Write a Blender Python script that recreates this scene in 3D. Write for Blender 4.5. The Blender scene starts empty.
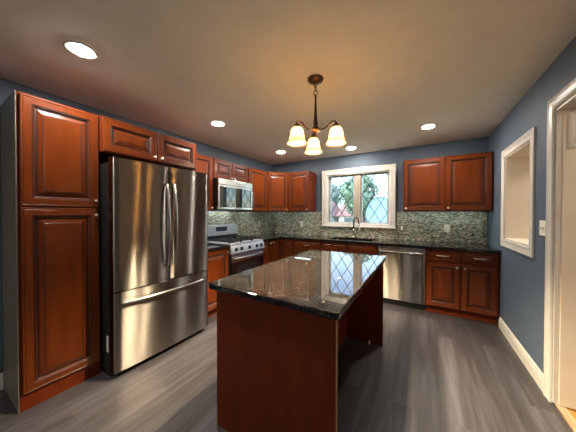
import bpy, bmesh, math, random
from mathutils import Vector, Matrix
random.seed(7)
PI = math.pi
scn = bpy.context.scene
COL = scn.collection

# ------------------------------------------------------------------ camera
cam_d = bpy.data.cameras.new('camera')
cam = bpy.data.objects.new('camera', cam_d); COL.objects.link(cam)
cam_d.sensor_fit = 'HORIZONTAL'; cam_d.sensor_width = 36.0
cam_d.lens = 226.1 * 36.0 / 576.0
cam_d.clip_start = 0.05; cam_d.clip_end = 300
YAW, PITCH, ROLL = 0.536, -0.011, 0.001
cam.matrix_world = (Matrix.Translation((2.934, -4.216, 1.348)) @ Matrix.Rotation(YAW, 4, 'Z')
                    @ Matrix.Rotation(PI / 2 + PITCH, 4, 'X') @ Matrix.Rotation(ROLL, 4, 'Z'))
scn.camera = cam

# ------------------------------------------------------------------ view + world + sun
scn.view_settings.view_transform = 'Standard'
scn.view_settings.look = 'None'
scn.view_settings.exposure = 1.22
scn.cycles.diffuse_bounces = 8
scn.view_settings.gamma = 1.0
scn.view_settings.use_curve_mapping = False
SKY_STRENGTH = 0.33
SUN_STRENGTH = 0.26
DOWNLIGHT = 225.0
BULB = 5200.0
WARM = (1.0, 0.93, 0.85)
FILL_GLOBE = 4.0
LED = 7.0
HALL_FILL = 27.0
BULBC = (1.0, 0.83, 0.56)
w = bpy.data.worlds.new('sky'); scn.world = w; w.use_nodes = True
nt = w.node_tree; nt.nodes.clear()
sky = nt.nodes.new('ShaderNodeTexSky'); sky.sky_type = 'NISHITA'; sky.sun_disc = False
sky.sun_elevation = math.radians(38); sky.sun_rotation = math.radians(200)
sky.air_density = 1.0; sky.dust_density = 1.0; sky.ozone_density = 1.0
bg = nt.nodes.new('ShaderNodeBackground'); bg.inputs[1].default_value = SKY_STRENGTH
wo = nt.nodes.new('ShaderNodeOutputWorld')
nt.links.new(sky.outputs[0], bg.inputs[0]); nt.links.new(bg.outputs[0], wo.inputs[0])
sl = bpy.data.lights.new('sun', 'SUN'); sl.energy = SUN_STRENGTH * 4; sl.angle = math.radians(1.0); sl.color = (1, .95, .88)
so = bpy.data.objects.new('sun', sl); COL.objects.link(so)
so.rotation_euler = (math.radians(52), 0, math.radians(-20))
# daylight portal at the window opening guides sky sampling (adds no light of its own)
pl = bpy.data.lights.new('window_daylight', 'AREA'); pl.shape = 'RECTANGLE'; pl.size = 1.25; pl.size_y = 1.0
pl.cycles.is_portal = True
po = bpy.data.objects.new('window_daylight', pl); COL.objects.link(po)
po.location = (1.885, 0.21, 1.62); po.rotation_euler = (-PI / 2, 0, 0)

# ------------------------------------------------------------------ dimensions
W, H = 3.737, 2.442
CT, UB, UT = 0.914, 1.384, 2.165
UD, BD, CD = 0.323, 0.634, 0.661
YREAR = -6.6
Y1, Y2, Y3 = -1.174, -1.937, -2.452   # range right/left, fridge right side
FRN, TN = -3.393, -3.841              # fridge near side, pantry near side
DWL, DWR = 2.369, 2.976

# ------------------------------------------------------------------ materials
def srgb(r, g, b):
    f = lambda c: (c / 12.92 if c <= .04045 else ((c + .055) / 1.055) ** 2.4)
    return (f(r / 255), f(g / 255), f(b / 255), 1)

def mat(name, col, rough=.5, metal=0, spec=.5, coat=0, coat_rough=.1):
    m = bpy.data.materials.new(name); m.use_nodes = True
    b = m.node_tree.nodes['Principled BSDF']
    b.inputs['Base Color'].default_value = col
    b.inputs['Roughness'].default_value = rough
    b.inputs['Metallic'].default_value = metal
    b.inputs['Specular IOR Level'].default_value = spec
    b.inputs['Coat Weight'].default_value = coat
    b.inputs['Coat Roughness'].default_value = coat_rough
    return m

def N(m, t, **kw):
    n = m.node_tree.nodes.new(t)
    for k, v in kw.items(): setattr(n, k, v)
    return n
def L(m, a, b): m.node_tree.links.new(a, b)
def bsdf(m): return m.node_tree.nodes['Principled BSDF']

def ramp(m, stops, interp='LINEAR'):
    r = N(m, 'ShaderNodeValToRGB'); r.color_ramp.interpolation = interp
    e = r.color_ramp.elements
    while len(e) < len(stops): e.new(.5)
    for i, (p, c) in enumerate(stops): e[i].position = p; e[i].color = c
    return r

def coords(m, scale=(1, 1, 1), rot=(0, 0, 0)):
    tc = N(m, 'ShaderNodeTexCoord'); mp = N(m, 'ShaderNodeMapping')
    mp.inputs['Scale'].default_value = scale; mp.inputs['Rotation'].default_value = rot
    L(m, tc.outputs['Object'], mp.inputs['Vector'])
    return mp.outputs['Vector']

def noise_color(m, a, b, scale=(8, 8, 8), ns=1.0, detail=4, lo=.35, hi=.65, bump=0.0, bdist=.002):
    v = coords(m, scale)
    n = N(m, 'ShaderNodeTexNoise'); n.inputs['Scale'].default_value = ns; n.inputs['Detail'].default_value = detail
    L(m, v, n.inputs['Vector'])
    r = ramp(m, [(lo, a), (hi, b)]); L(m, n.outputs['Fac'], r.inputs[0]); L(m, r.outputs[0], bsdf(m).inputs['Base Color'])
    if bump:
        bp = N(m, 'ShaderNodeBump'); bp.inputs['Strength'].default_value = bump; bp.inputs['Distance'].default_value = bdist
        L(m, n.outputs['Fac'], bp.inputs['Height']); L(m, bp.outputs[0], bsdf(m).inputs['Normal'])
    return m

WOOD = noise_color(mat('cherry_wood', srgb(128, 56, 28), .30, spec=.28, coat=.06, coat_rough=.12), srgb(88, 36, 7), srgb(106, 46, 9), (9, 9, 1.2), 2.0, 3, .3, .7)
WOODH = noise_color(mat('cherry_wood_across', srgb(128, 56, 28), .30, spec=.28, coat=.06, coat_rough=.12), srgb(88, 36, 7), srgb(106, 46, 9), (1.2, 9, 9), 2.0, 3, .3, .7)
WOODP = noise_color(mat('cherry_panel', srgb(116, 50, 26), .38, spec=.2, coat=.0, coat_rough=.2), srgb(90, 33, 9), srgb(102, 39, 11), (7, 7, 1.2), 2.0, 3, .3, .7)
GLAZE = mat('dark_glaze', srgb(46, 20, 12), .4)
DARKIN = mat('cabinet_shadow_gap', srgb(30, 16, 10), .6)
SIDE = noise_color(mat('grey_oak_side', srgb(120, 108, 96), .5), srgb(96, 88, 78), srgb(110, 101, 90), (20, 20, 2), 2, 4)
PAINT = noise_color(mat('slate_blue_paint', srgb(100, 114, 128), .6, spec=.3), srgb(80, 92, 105), srgb(84, 96, 109), (3, 3, 3), 2, 2, bump=.05, bdist=.001)
CEIL = noise_color(mat('ceiling_paint', srgb(190, 184, 172), .8, spec=.2), srgb(230, 226, 216), srgb(234, 230, 220), (4, 4, 4), 2, 2)
TRIM = noise_color(mat('white_trim_paint', srgb(226, 220, 204), .35), srgb(198, 193, 182), srgb(204, 199, 188), (5, 5, 5), 2, 2)
CREAM = noise_color(mat('cream_paint', srgb(214, 203, 184), .6, spec=.3), srgb(213, 202, 183), srgb(217, 206, 188), (3, 3, 3), 2, 2)
PLASTIC = mat('white_plastic', srgb(232, 228, 214), .35)
NICKEL = mat('satin_nickel', srgb(205, 198, 185), .28, 1)
CHROME = mat('chrome', srgb(215, 212, 205), .1, 1)
BLACKG = mat('black_glass', srgb(12, 12, 14), .02, spec=.9)
BLACK = mat('black_enamel', srgb(18, 18, 18), .35)
IRON = mat('cast_iron', srgb(22, 22, 23), .55)
BRONZE = noise_color(mat('brushed_bronze', srgb(74, 56, 42), .35, .85), srgb(62, 46, 34), srgb(92, 70, 52), (30, 30, 30), 2, 3)
FRSIDE = mat('dark_grey_metal', srgb(44, 43, 42), .45, .3)
LABELM = mat('paper_label', srgb(225, 225, 220), .6)
DISPLAY = mat('lcd_display', srgb(50, 62, 80), .15)
MARK = mat('dark_print', srgb(24, 24, 26), .4)

def steel(name, col, rough, an=1.0):
    m = mat(name, col, rough, 1)
    b = bsdf(m); b.inputs['Anisotropic'].default_value = an
    b.inputs['Anisotropic Rotation'].default_value = .25
    tg = N(m, 'ShaderNodeTangent', direction_type='RADIAL', axis='Z'); L(m, tg.outputs[0], b.inputs['Tangent'])
    return m
def brushed(name, col, r, an):
    m = mat(name, col, .3, 1); g = N(m, 'ShaderNodeBsdfAnisotropic')
    g.inputs['Color'].default_value = col; g.inputs['Roughness'].default_value = r; g.inputs['Anisotropy'].default_value = an
    tg = N(m, 'ShaderNodeTangent', direction_type='RADIAL', axis='Z'); L(m, tg.outputs[0], g.inputs['Tangent'])
    o = [n for n in m.node_tree.nodes if n.type == 'OUTPUT_MATERIAL'][0]; L(m, g.outputs[0], o.inputs['Surface'])
    return m
STEEL = brushed('brushed_stainless', srgb(134, 127, 120), .26, .80)
STEELB = steel('bright_stainless', srgb(180, 177, 172), .22, .8)

def emis(name, col, s):
    m = mat(name, (.8, .8, .8, 1), .5); b = bsdf(m)
    b.inputs['Emission Color'].default_value = (*col[:3], 1); b.inputs['Emission Strength'].default_value = s
    return m
SATIN = mat('satin_stainless', srgb(196, 200, 204), .42, .85)
LENS = emis('lit_diffuser', WARM, DOWNLIGHT)
BULBM = emis('lit_bulb', BULBC, BULB)

# amber glass shade: lets the bulb's light through
SHADE = bpy.data.materials.new('amber_frosted_glass'); SHADE.use_nodes = True
nt = SHADE.node_tree; nt.nodes.clear()
out = nt.nodes.new('ShaderNodeOutputMaterial'); mx = nt.nodes.new('ShaderNodeMixShader'); tr = nt.nodes.new('ShaderNodeBsdfTranslucent')
df = nt.nodes.new('ShaderNodeBsdfPrincipled'); df.inputs['Roughness'].default_value = .25
nz = nt.nodes.new('ShaderNodeTexNoise'); nz.inputs['Scale'].default_value = 14; nz.inputs['Detail'].default_value = 4
cr = nt.nodes.new('ShaderNodeValToRGB'); cr.color_ramp.elements[0].position = .35; cr.color_ramp.elements[1].position = .7
cr.color_ramp.elements[0].color = srgb(238, 206, 150); cr.color_ramp.elements[1].color = srgb(250, 232, 196)
nt.links.new(nz.outputs['Fac'], cr.inputs[0]); nt.links.new(cr.outputs[0], tr.inputs[0]); nt.links.new(cr.outputs[0], df.inputs['Base Color'])
mx.inputs[0].default_value = .12
nt.links.new(tr.outputs[0], mx.inputs[1]); nt.links.new(df.outputs[0], mx.inputs[2]); nt.links.new(mx.outputs[0], out.inputs[0])

# window glass
GLASS = bpy.data.materials.new('window_glass'); GLASS.use_nodes = True
nt = GLASS.node_tree; nt.nodes.clear()
out = nt.nodes.new('ShaderNodeOutputMaterial'); mx = nt.nodes.new('ShaderNodeMixShader')
t1 = nt.nodes.new('ShaderNodeBsdfTransparent'); t1.inputs[0].default_value = (.96, .99, 1, 1)
g1 = nt.nodes.new('ShaderNodeBsdfGlossy'); g1.inputs['Roughness'].default_value = .02
mx.inputs[0].default_value = .05
nt.links.new(t1.outputs[0], mx.inputs[1]); nt.links.new(g1.outputs[0], mx.inputs[2]); nt.links.new(mx.outputs[0], out.inputs[0])

# granite
GRAN = mat('black_brown_granite', srgb(30, 28, 26), .03, spec=.6, coat=.0, coat_rough=.03)
v = coords(GRAN, (1, 1, 1))
vo = N(GRAN, 'ShaderNodeTexVoronoi'); vo.inputs['Scale'].default_value = 240; L(GRAN, v, vo.inputs['Vector'])
sp = N(GRAN, 'ShaderNodeSeparateColor'); L(GRAN, vo.outputs['Color'], sp.inputs[0])
r1 = ramp(GRAN, [(0, srgb(8, 8, 9)), (.42, srgb(22, 21, 21)), (.66, srgb(38, 35, 32)), (.84, srgb(62, 56, 49)), (.95, srgb(108, 100, 90))], 'CONSTANT')
L(GRAN, sp.outputs[0], r1.inputs[0])
n2 = N(GRAN, 'ShaderNodeTexNoise'); n2.inputs['Scale'].default_value = 22; n2.inputs['Detail'].default_value = 5; L(GRAN, v, n2.inputs['Vector'])
r2 = ramp(GRAN, [(.30, srgb(150, 150, 154)), (.70, (1, 1, 1, 1))]); L(GRAN, n2.outputs['Fac'], r2.inputs[0])
mm = N(GRAN, 'ShaderNodeMix', data_type='RGBA', blend_type='MULTIPLY'); mm.inputs[0].default_value = 1
L(GRAN, r1.outputs[0], mm.inputs[6]); L(GRAN, r2.outputs[0], mm.inputs[7]); L(GRAN, mm.outputs[2], bsdf(GRAN).inputs['Base Color'])

# vinyl planks running along y
FLOOR = mat('grey_plank_vinyl', srgb(130, 122, 116), .36, spec=.45)
v = coords(FLOOR, (1, 1, 1), (0, 0, PI / 2))
br = N(FLOOR, 'ShaderNodeTexBrick'); br.offset = .37; br.offset_frequency = 2
br.inputs['Color1'].default_value = (0, 0, 0, 1); br.inputs['Color2'].default_value = (1, 1, 1, 1); br.inputs['Mortar'].default_value = (.5, .5, .5, 1)
br.inputs['Scale'].default_value = 1; br.inputs['Brick Width'].default_value = 1.22; br.inputs['Row Height'].default_value = .18
br.inputs['Mortar Size'].default_value = .0016; br.inputs['Mortar Smooth'].default_value = .2
L(FLOOR, v, br.inputs['Vector'])
v2 = coords(FLOOR, (22, 1.1, 1)); 
ad = N(FLOOR, 'ShaderNodeVectorMath', operation='ADD'); L(FLOOR, v2, ad.inputs[0]); L(FLOOR, br.outputs['Color'], ad.inputs[1])
sc_ = N(FLOOR, 'ShaderNodeVectorMath', operation='MULTIPLY'); L(FLOOR, br.outputs['Color'], sc_.inputs[0]); sc_.inputs[1].default_value = (7, 13, 5); L(FLOOR, sc_.outputs[0], ad.inputs[1])
ng = N(FLOOR, 'ShaderNodeTexNoise'); ng.inputs['Scale'].default_value = 1.0; ng.inputs['Detail'].default_value = 7; ng.inputs['Roughness'].default_value = .62; ng.inputs['Distortion'].default_value = .5
L(FLOOR, ad.outputs[0], ng.inputs['Vector'])
rg = ramp(FLOOR, [(.26, srgb(48, 44, 44)), (.5, srgb(70, 66, 69)), (.74, srgb(94, 91, 96))]); L(FLOOR, ng.outputs['Fac'], rg.inputs[0])
rt = ramp(FLOOR, [(0, srgb(218, 214, 210)), (1, (1, 1, 1, 1))]); L(FLOOR, br.outputs['Color'], rt.inputs[0])
m1 = N(FLOOR, 'ShaderNodeMix', data_type='RGBA', blend_type='MULTIPLY'); m1.inputs[0].default_value = 1
L(FLOOR, rg.outputs[0], m1.inputs[6]); L(FLOOR, rt.outputs[0], m1.inputs[7])
m2 = N(FLOOR, 'ShaderNodeMix', data_type='RGBA'); L(FLOOR, br.outputs['Fac'], m2.inputs[0]); L(FLOOR, m1.outputs[2], m2.inputs[6]); m2.inputs[7].default_value = srgb(74, 68, 64)
L(FLOOR, m2.outputs[2], bsdf(FLOOR).inputs['Base Color'])

# oak strip floor of the next room
OAK = mat('oak_strip_floor', srgb(190, 130, 66), .35)
v = coords(OAK, (1, 1, 1))
br = N(OAK, 'ShaderNodeTexBrick'); br.inputs['Scale'].default_value = 1; br.inputs['Brick Width'].default_value = .7; br.inputs['Row Height'].default_value = .057
br.inputs['Mortar Size'].default_value = .0012; br.inputs['Color1'].default_value = srgb(176, 116, 56); br.inputs['Color2'].default_value = srgb(206, 150, 82); br.inputs['Mortar'].default_value = srgb(90, 54, 24)
L(OAK, v, br.inputs['Vector']); L(OAK, br.outputs['Color'], bsdf(OAK).inputs['Base Color'])
THRES = noise_color(mat('oak_threshold', srgb(176, 150, 118), .4), srgb(164, 138, 104), srgb(188, 162, 130), (20, 2, 20), 2, 4)

# mosaic strip tile
TILE = mat('glass_stone_mosaic', srgb(130, 130, 115), .16, spec=.5)
tc = N(TILE, 'ShaderNodeTexCoord'); sx = N(TILE, 'ShaderNodeSeparateXYZ'); L(TILE, tc.outputs['Object'], sx.inputs[0])
sb = N(TILE, 'ShaderNodeMath', operation='SUBTRACT'); L(TILE, sx.outputs[0], sb.inputs[0]); L(TILE, sx.outputs[1], sb.inputs[1])
cb = N(TILE, 'ShaderNodeCombineXYZ'); L(TILE, sb.outputs[0], cb.inputs[0]); L(TILE, sx.outputs[2], cb.inputs[1])
br = N(TILE, 'ShaderNodeTexBrick'); br.offset = .43; br.offset_frequency = 2; br.squash = .7; br.squash_frequency = 3
br.inputs['Color1'].default_value = (0, 0, 0, 1); br.inputs['Color2'].default_value = (1, 1, 1, 1)
br.inputs['Scale'].default_value = 1; br.inputs['Brick Width'].default_value = .036; br.inputs['Row Height'].default_value = .0135; br.inputs['Mortar Size'].default_value = .0012
L(TILE, cb.outputs[0], br.inputs['Vector'])
rr = ramp(TILE, [(0, srgb(96, 88, 72)), (.12, srgb(140, 126, 100)), (.28, srgb(168, 174, 156)), (.42, srgb(130, 148, 130)), (.55, srgb(194, 188, 164)), (.68, srgb(146, 162, 142)), (.82, srgb(164, 138, 102)), (.91, srgb(216, 214, 198))], 'CONSTANT')
L(TILE, br.outputs['Color'], rr.inputs[0])
m2 = N(TILE, 'ShaderNodeMix', data_type='RGBA'); L(TILE, br.outputs['Fac'], m2.inputs[0]); L(TILE, rr.outputs[0], m2.inputs[6]); m2.inputs[7].default_value = srgb(112, 106, 94)
L(TILE, m2.outputs[2], bsdf(TILE).inputs['Base Color'])

MULL = noise_color(mat('window_centre_post', srgb(150, 138, 122), .45), srgb(140, 128, 112), srgb(160, 148, 132), (20, 20, 3), 2, 3)
SASHW = mat('backlit_white_sash', srgb(156, 162, 166), .4)  # white sash frames coloured grey: their backlit shade is in the colour
LEAD = mat('dark_lead', srgb(58, 62, 66), .4, .5)
# exterior
GRASS = noise_color(mat('lawn', srgb(110, 140, 70), .9), srgb(90, 120, 58), srgb(140, 165, 90), (1, 1, 1), 1, 5)
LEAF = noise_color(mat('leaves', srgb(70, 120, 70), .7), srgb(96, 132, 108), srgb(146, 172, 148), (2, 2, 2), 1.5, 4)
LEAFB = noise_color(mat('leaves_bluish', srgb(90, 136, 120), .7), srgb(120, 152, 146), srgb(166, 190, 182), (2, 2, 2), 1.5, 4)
BARK = noise_color(mat('bark', srgb(96, 78, 62), .9), srgb(80, 64, 50), srgb(112, 92, 74), (6, 6, 1), 2, 4)
SIDING = mat('white_siding', srgb(205, 208, 210), .6)
ROOF = noise_color(mat('faded_red_shingles', srgb(170, 132, 124), .9), srgb(158, 122, 114), srgb(184, 146, 138), (3, 3, 3), 2, 4)
TEAL = mat('dark_teal_panes', srgb(60, 96, 110), .2)
BLUES = mat('pale_blue_siding', srgb(130, 172, 204), .5)

# ------------------------------------------------------------------ mesh helpers
class MB:
    """collects shapes, builds ONE mesh object"""
    def __init__(self): self.bm = bmesh.new()
    def box(self, x0, x1, y0, y1, z0, z1, m=0, bev=0, seg=2):
        b = bmesh.new()
        bmesh.ops.create_cube(b, size=1)
        for v in b.verts: v.co = ((x0 + x1) / 2 + v.co.x * (x1 - x0), (y0 + y1) / 2 + v.co.y * (y1 - y0), (z0 + z1) / 2 + v.co.z * (z1 - z0))
        if bev: bmesh.ops.bevel(b, geom=b.edges[:], offset=bev, segments=seg, profile=.5, affect='EDGES')
        self.merge(b, m); return self
    def merge(self, b, m=None, M=None):
        vm = {}
        for v in b.verts: vm[v] = self.bm.verts.new(M @ v.co if M else v.co)
        for f in b.faces:
            try: nf = self.bm.faces.new([vm[v] for v in f.verts])
            except ValueError: continue
            nf.material_index = f.material_index if m is None else m
            nf.smooth = f.smooth
        b.free()
    def grid(self, rows, m=0, closed=False, smooth=True, caps=False):
        vs = [[self.bm.verts.new(p) for p in r] for r in rows]
        n = len(vs[0])
        for i in range(len(vs) - 1):
            mi = m[i] if isinstance(m, (list, tuple)) else m
            for j in range(n if closed else n - 1):
                k = (j + 1) % n
                f = self.bm.faces.new((vs[i][j], vs[i][k], vs[i + 1][k], vs[i + 1][j])); f.material_index = mi; f.smooth = smooth
        if caps:
            for r, mi in ((vs[0], 0), (vs[-1], -1)):
                mm = (m[mi] if isinstance(m, (list, tuple)) else m)
                f = self.bm.faces.new([self.bm.verts.new(v.co) for v in r]); f.material_index = mm
        return self
    def tube(self, pts, r, m=0, seg=12, caps=True):
        pts = [Vector(p) for p in pts]; rows = []
        rad = r if isinstance(r, (list, tuple)) else [r] * len(pts)
        up = Vector((0, 0, 1)); prev = None
        for i, p in enumerate(pts):
            t = (pts[min(i + 1, len(pts) - 1)] - pts[max(i - 1, 0)]).normalized()
            if prev is None:
                a = t.cross(up)
                if a.length < 1e-3: a = t.cross(Vector((1, 0, 0)))
                a.normalize()
            else:
                a = prev - t * prev.dot(t); a.normalize()
            prev = a; b = t.cross(a)
            rows.append([p + (a * math.cos(k * 2 * PI / seg) + b * math.sin(k * 2 * PI / seg)) * rad[i] for k in range(seg)])
        return self.grid(rows, m, True, True, caps)
    def lathe(self, prof, o=(0, 0, 0), m=0, seg=24, axis='z', caps=True):
        o = Vector(o); rows = []
        for (r, h) in prof:
            row = []
            for k in range(seg):
                c, s = math.cos(k * 2 * PI / seg) * r, math.sin(k * 2 * PI / seg) * r
                row.append(o + Vector((c, s, h) if axis == 'z' else ((h, c, s) if axis == 'x' else (c, h, s))))
            rows.append(row)
        return self.grid(rows, m, True, True, caps)
    def rings(self, x0, x1, z0, z1, prof, y, cap=True):
        """rectangular rings in the XZ plane facing -y; prof = (inset, height, material)"""
        rows = [[(x0 + i, y - h, z0 + i), (x1 - i, y - h, z0 + i), (x1 - i, y - h, z1 - i), (x0 + i, y - h, z1 - i)] for i, h, _ in prof]
        ms = [p[2] for p in prof[1:]]
        vs = [[self.bm.verts.new(p) for p in r] for r in rows]
        for i in range(len(vs) - 1):
            for j in range(4):
                k = (j + 1) % 4
                self.bm.faces.new((vs[i][j], vs[i][k], vs[i + 1][k], vs[i + 1][j])).material_index = ms[i]
        self.bm.faces.new(vs[0][::-1])
        if cap: self.bm.faces.new(vs[-1])
        return self
    def build(self, name, mats, parent=None, loc=None, rz=0, smooth=None):
        bmesh.ops.recalc_face_normals(self.bm, faces=self.bm.faces[:])
        me = bpy.data.meshes.new(name); self.bm.to_mesh(me); self.bm.free()
        for x in (mats if isinstance(mats, (list, tuple)) else [mats]): me.materials.append(x)
        o = bpy.data.objects.new(name, me); COL.objects.link(o)
        if parent: o.parent = parent
        if loc: o.location = loc
        if rz: o.rotation_euler.z = rz
        return o

def tag(o, label, cat, group=None):
    o['label'] = label; o['category'] = cat
    if group: o['group'] = group
    return o
def thing(name, label, cat, loc=(0, 0, 0), rz=0, group=None):
    o = bpy.data.objects.new(name, None); COL.objects.link(o); o.empty_display_size = .1
    o.location = loc; o.rotation_euler.z = rz
    return tag(o, label, cat, group)
def struct(o): o['kind'] = 'structure'; return o
def copy_tree(o, parent=None):
    c = o.copy(); COL.objects.link(c); c.parent = parent
    for ch in [x for x in bpy.data.objects if x.parent == o]: copy_tree(ch, c)
    return c

# ------------------------------------------------------------------ room shell
struct(MB().box(-.2, W + .012, YREAR - .1, .15, -.1, 0).build('floor', FLOOR))
struct(MB().box(-.2, W + 2.2, YREAR - .1, .2, H, H + .15).build('ceiling', CEIL))
# back wall with window opening
WX0, WX1, WZ0, WZ1 = 1.315, 2.455, 1.16, 2.095
b = MB()
b.box(-.2, WX0, 0, .2, 0, H).box(WX1, W + .5, 0, .2, 0, H).box(WX0, WX1, 0, .2, 0, WZ0).box(WX0, WX1, 0, .2, WZ1, H)
struct(b.build('wall_back', PAINT))
struct(MB().box(-.2, 0, TN - .004, 0, 0, H).build('wall_left', PAINT))
struct(MB().box(-.2, .17, YREAR, TN - .007, 0, H).build('wall_entry', PAINT))
struct(MB().box(-.2, W + .12, YREAR - .1, YREAR, 0, H).build('wall_rear', PAINT))
# right wall: niche opening and doorway
NY0, NY1, NZ0, NZ1 = -1.475, -.765, 1.06, 1.985
DY0, DY1, DZ = -2.74, -1.882, 2.085
WT = .12
b = MB()
b.box(W, W + WT, NY1, 0, 0, H).box(W, W + WT, NY0, NY1, 0, NZ0).box(W, W + WT, NY0, NY1, NZ1, H)
b.box(W, W + WT, DY1, NY0, 0, H).box(W, W + WT, DY0, DY1, DZ, H).box(W, W + WT, YREAR, DY0, 0, H)
struct(b.build('wall_right', PAINT))
# niche liner (cream, closed at the back)
b = MB(); nx0, nx1 = W + .001, W + .42
b.box(nx0, nx1, NY1 - .012, NY1 - .0005, NZ0 + .0005, NZ1 - .0005).box(nx0, nx1, NY0 + .0005, NY0 + .012, NZ0 + .0005, NZ1 - .0005)
b.box(nx0, nx1, NY0 + .012, NY1 - .012, NZ0 + .0005, NZ0 + .014).box(nx0, nx1, NY0 + .012, NY1 - .012, NZ1 - .014, NZ1 - .0005)
struct(b.build('wall_niche', CREAM))
# niche casing: stepped rectangular picture-frame moulding
def casing_rows(pts, prof, xface):
    """pts: outline in (y,z) as functions of inset; prof: (inset, projection)"""
    return [[(xface - h, *p(i)) for p in pts] for i, h in prof]
CAS = [(0, 0), (0, .014), (.012, .018), (.024, .014), (.05, .010), (.072, .014), (.083, .009), (.083, 0)]
y0, y1, z0, z1 = NY0 - .083, NY1 + .083, NZ0 - .083, NZ1 + .083
pts = [lambda i: (y0 + i, z0 + i), lambda i: (y1 - i, z0 + i), lambda i: (y1 - i, z1 - i), lambda i: (y0 + i, z1 - i)]
struct(MB().grid(casing_rows(pts, CAS, W - .0005), 0, True, False).build('trim_1', TRIM))
# door casing (three sides) + jamb
CAS2 = [(0, 0), (0, .016), (.012, .020), (.026, .015), (.056, .011), (.074, .015), (.082, .009), (.082, 0)]
ya, yb, zt = DY0 - .082, DY1 + .082, DZ + .082
pts2 = [lambda i: (ya + i, .001), lambda i: (ya + i, zt - i), lambda i: (yb - i, zt - i), lambda i: (yb - i, .001)]
b = MB().grid(casing_rows(pts2, CAS2, W - .0005), 0, False, False)
b.box(W + .0005, W + WT + .01, DY1 - .016, DY1 - .0005, .013, DZ - .0005).box(W + .0005, W + WT + .01, DY0 + .0005, DY0 + .016, .013, DZ - .0005)
b.box(W + .0005, W + WT + .01, DY0 + .016, DY1 - .016, DZ - .016, DZ - .0005)
struct(b.build('trim_2', TRIM))
struct(MB().box(W + .013, W + .06, DY0 + .001, DY1 - .001, 0, .012, bev=.003).build('trim_3', THRES))
# next room
struct(MB().box(W + .012, W + 2.2, -4.2, -.2, -.1, -.001).build('floor_hall', OAK))
b = MB().box(W + 1.6, W + 1.72, -4.2, -.3, 0, H).box(W + WT, W + 1.6, -.42, -.30, 0, H).box(W + WT, W + 1.6, -4.3, -4.2, 0, H)
struct(b.build('wall_hall', CREAM))
# the open door in the next room, with arched light at the top
d = MB(); dxa, dxb = W + .026, W + .026 + .80
door = d.box(dxa, dxb, DY1 + .006 - .03, DY1 + .006 + .012, .012, 2.05, bev=.003).build('door_1', CREAM)
struct(door)
yf = DY1 - .024
fr = MB().rings(dxa + .02, dxb - .02, 1.79, 2.045, [(0, 0, 0), (0, .008, 0), (.008, .016, 0), (.022, .010, 0), (.03, .010, 0), (.036, .002, 0)], yf)
fr = fr.build('arch_frame', TRIM, door)
n = 24; cx, cz, R = (dxa + dxb) / 2, 1.825, .352
rows = []
for r_, h in ((R, .003), (R - .004, .012), (R - .022, .012), (R - .026, .003)):
    rows.append([(cx + r_ * math.cos(PI * k / n), yf - h, cz + r_ * .56 * math.sin(PI * k / n)) for k in range(n + 1)])
MB().grid(rows, 0, False, True).build('arch_moulding', TRIM, door)
b = MB(); vs = [(cx + (R - .02) * math.cos(PI * k / n), yf - .004, cz + (R - .02) * .56 * math.sin(PI * k / n)) for k in range(n + 1)]
f = b.bm.faces.new([b.bm.verts.new(p) for p in vs])
ex = bmesh.ops.extrude_face_region(b.bm, geom=[f])
for e in ex['geom']:
    if isinstance(e, bmesh.types.BMVert): e.co.y -= .003
b.build('arched_pane', mat('clouded_pane', srgb(150, 140, 118), .3), door)
for (z0_, z1_) in ((.25, .85), (.98, 1.62)):
    for x0_, x1_ in ((dxa + .10, cx - .04), (cx + .04, dxb - .10)):
        MB().rings(x0_, x1_, z0_, z1_, [(0, 0, 0), (.008, .007, 0), (.02, .001, 0), (.04, .001, 0), (.06, .005, 0)], yf).build('door_panel', CREAM, door)
MB().lathe([(0.0, 0), (.026, 0), (.026, .006), (.010, .008), (.010, .035), (.026, .045), (.028, .058), (.016, .068), (.0, .07)], (dxb - .06, yf, .95), axis='y', seg=16).build('door_knob', NICKEL, door).scale = (1, 1, 1)
# baseboards
def base_prof(): return [(0, .001), (.014, .001), (.014, .085), (.010, .10), (.008, .118), (0, .125)]
pr = base_prof()
b = MB(); b.grid([[(W - .0005 - a, -.642, z) for a, z in pr], [(W - .0005 - a, yb + .0005, z) for a, z in pr]], 0, True, False, True)
struct(b.build('baseboard_right', TRIM))
b = MB(); b.grid([[(.1705 + a, TN - .01, z) for a, z in pr], [(.1705 + a, YREAR + .01, z) for a, z in pr]], 0, True, False, True)
struct(b.build('baseboard_left', TRIM))

# ------------------------------------------------------------------ window
wa, wb, wc, wd = 1.215, 2.551, 1.117, 2.189
win = MB()
prof = [(0, 0), (0, .018), (.012, .024), (.026, .018), (.06, .015), (.082, .019), (.10, .012), (.10, 0)]
rows = [[(wa + i, -.0005 - h, wc + i * .45), (wb - i, -.0005 - h, wc + i * .45), (wb - i, -.0005 - h, wd - i), (wa + i, -.0005 - h, wd - i)] for i, h in prof]
win.grid(rows, 0, True, False)
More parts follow.
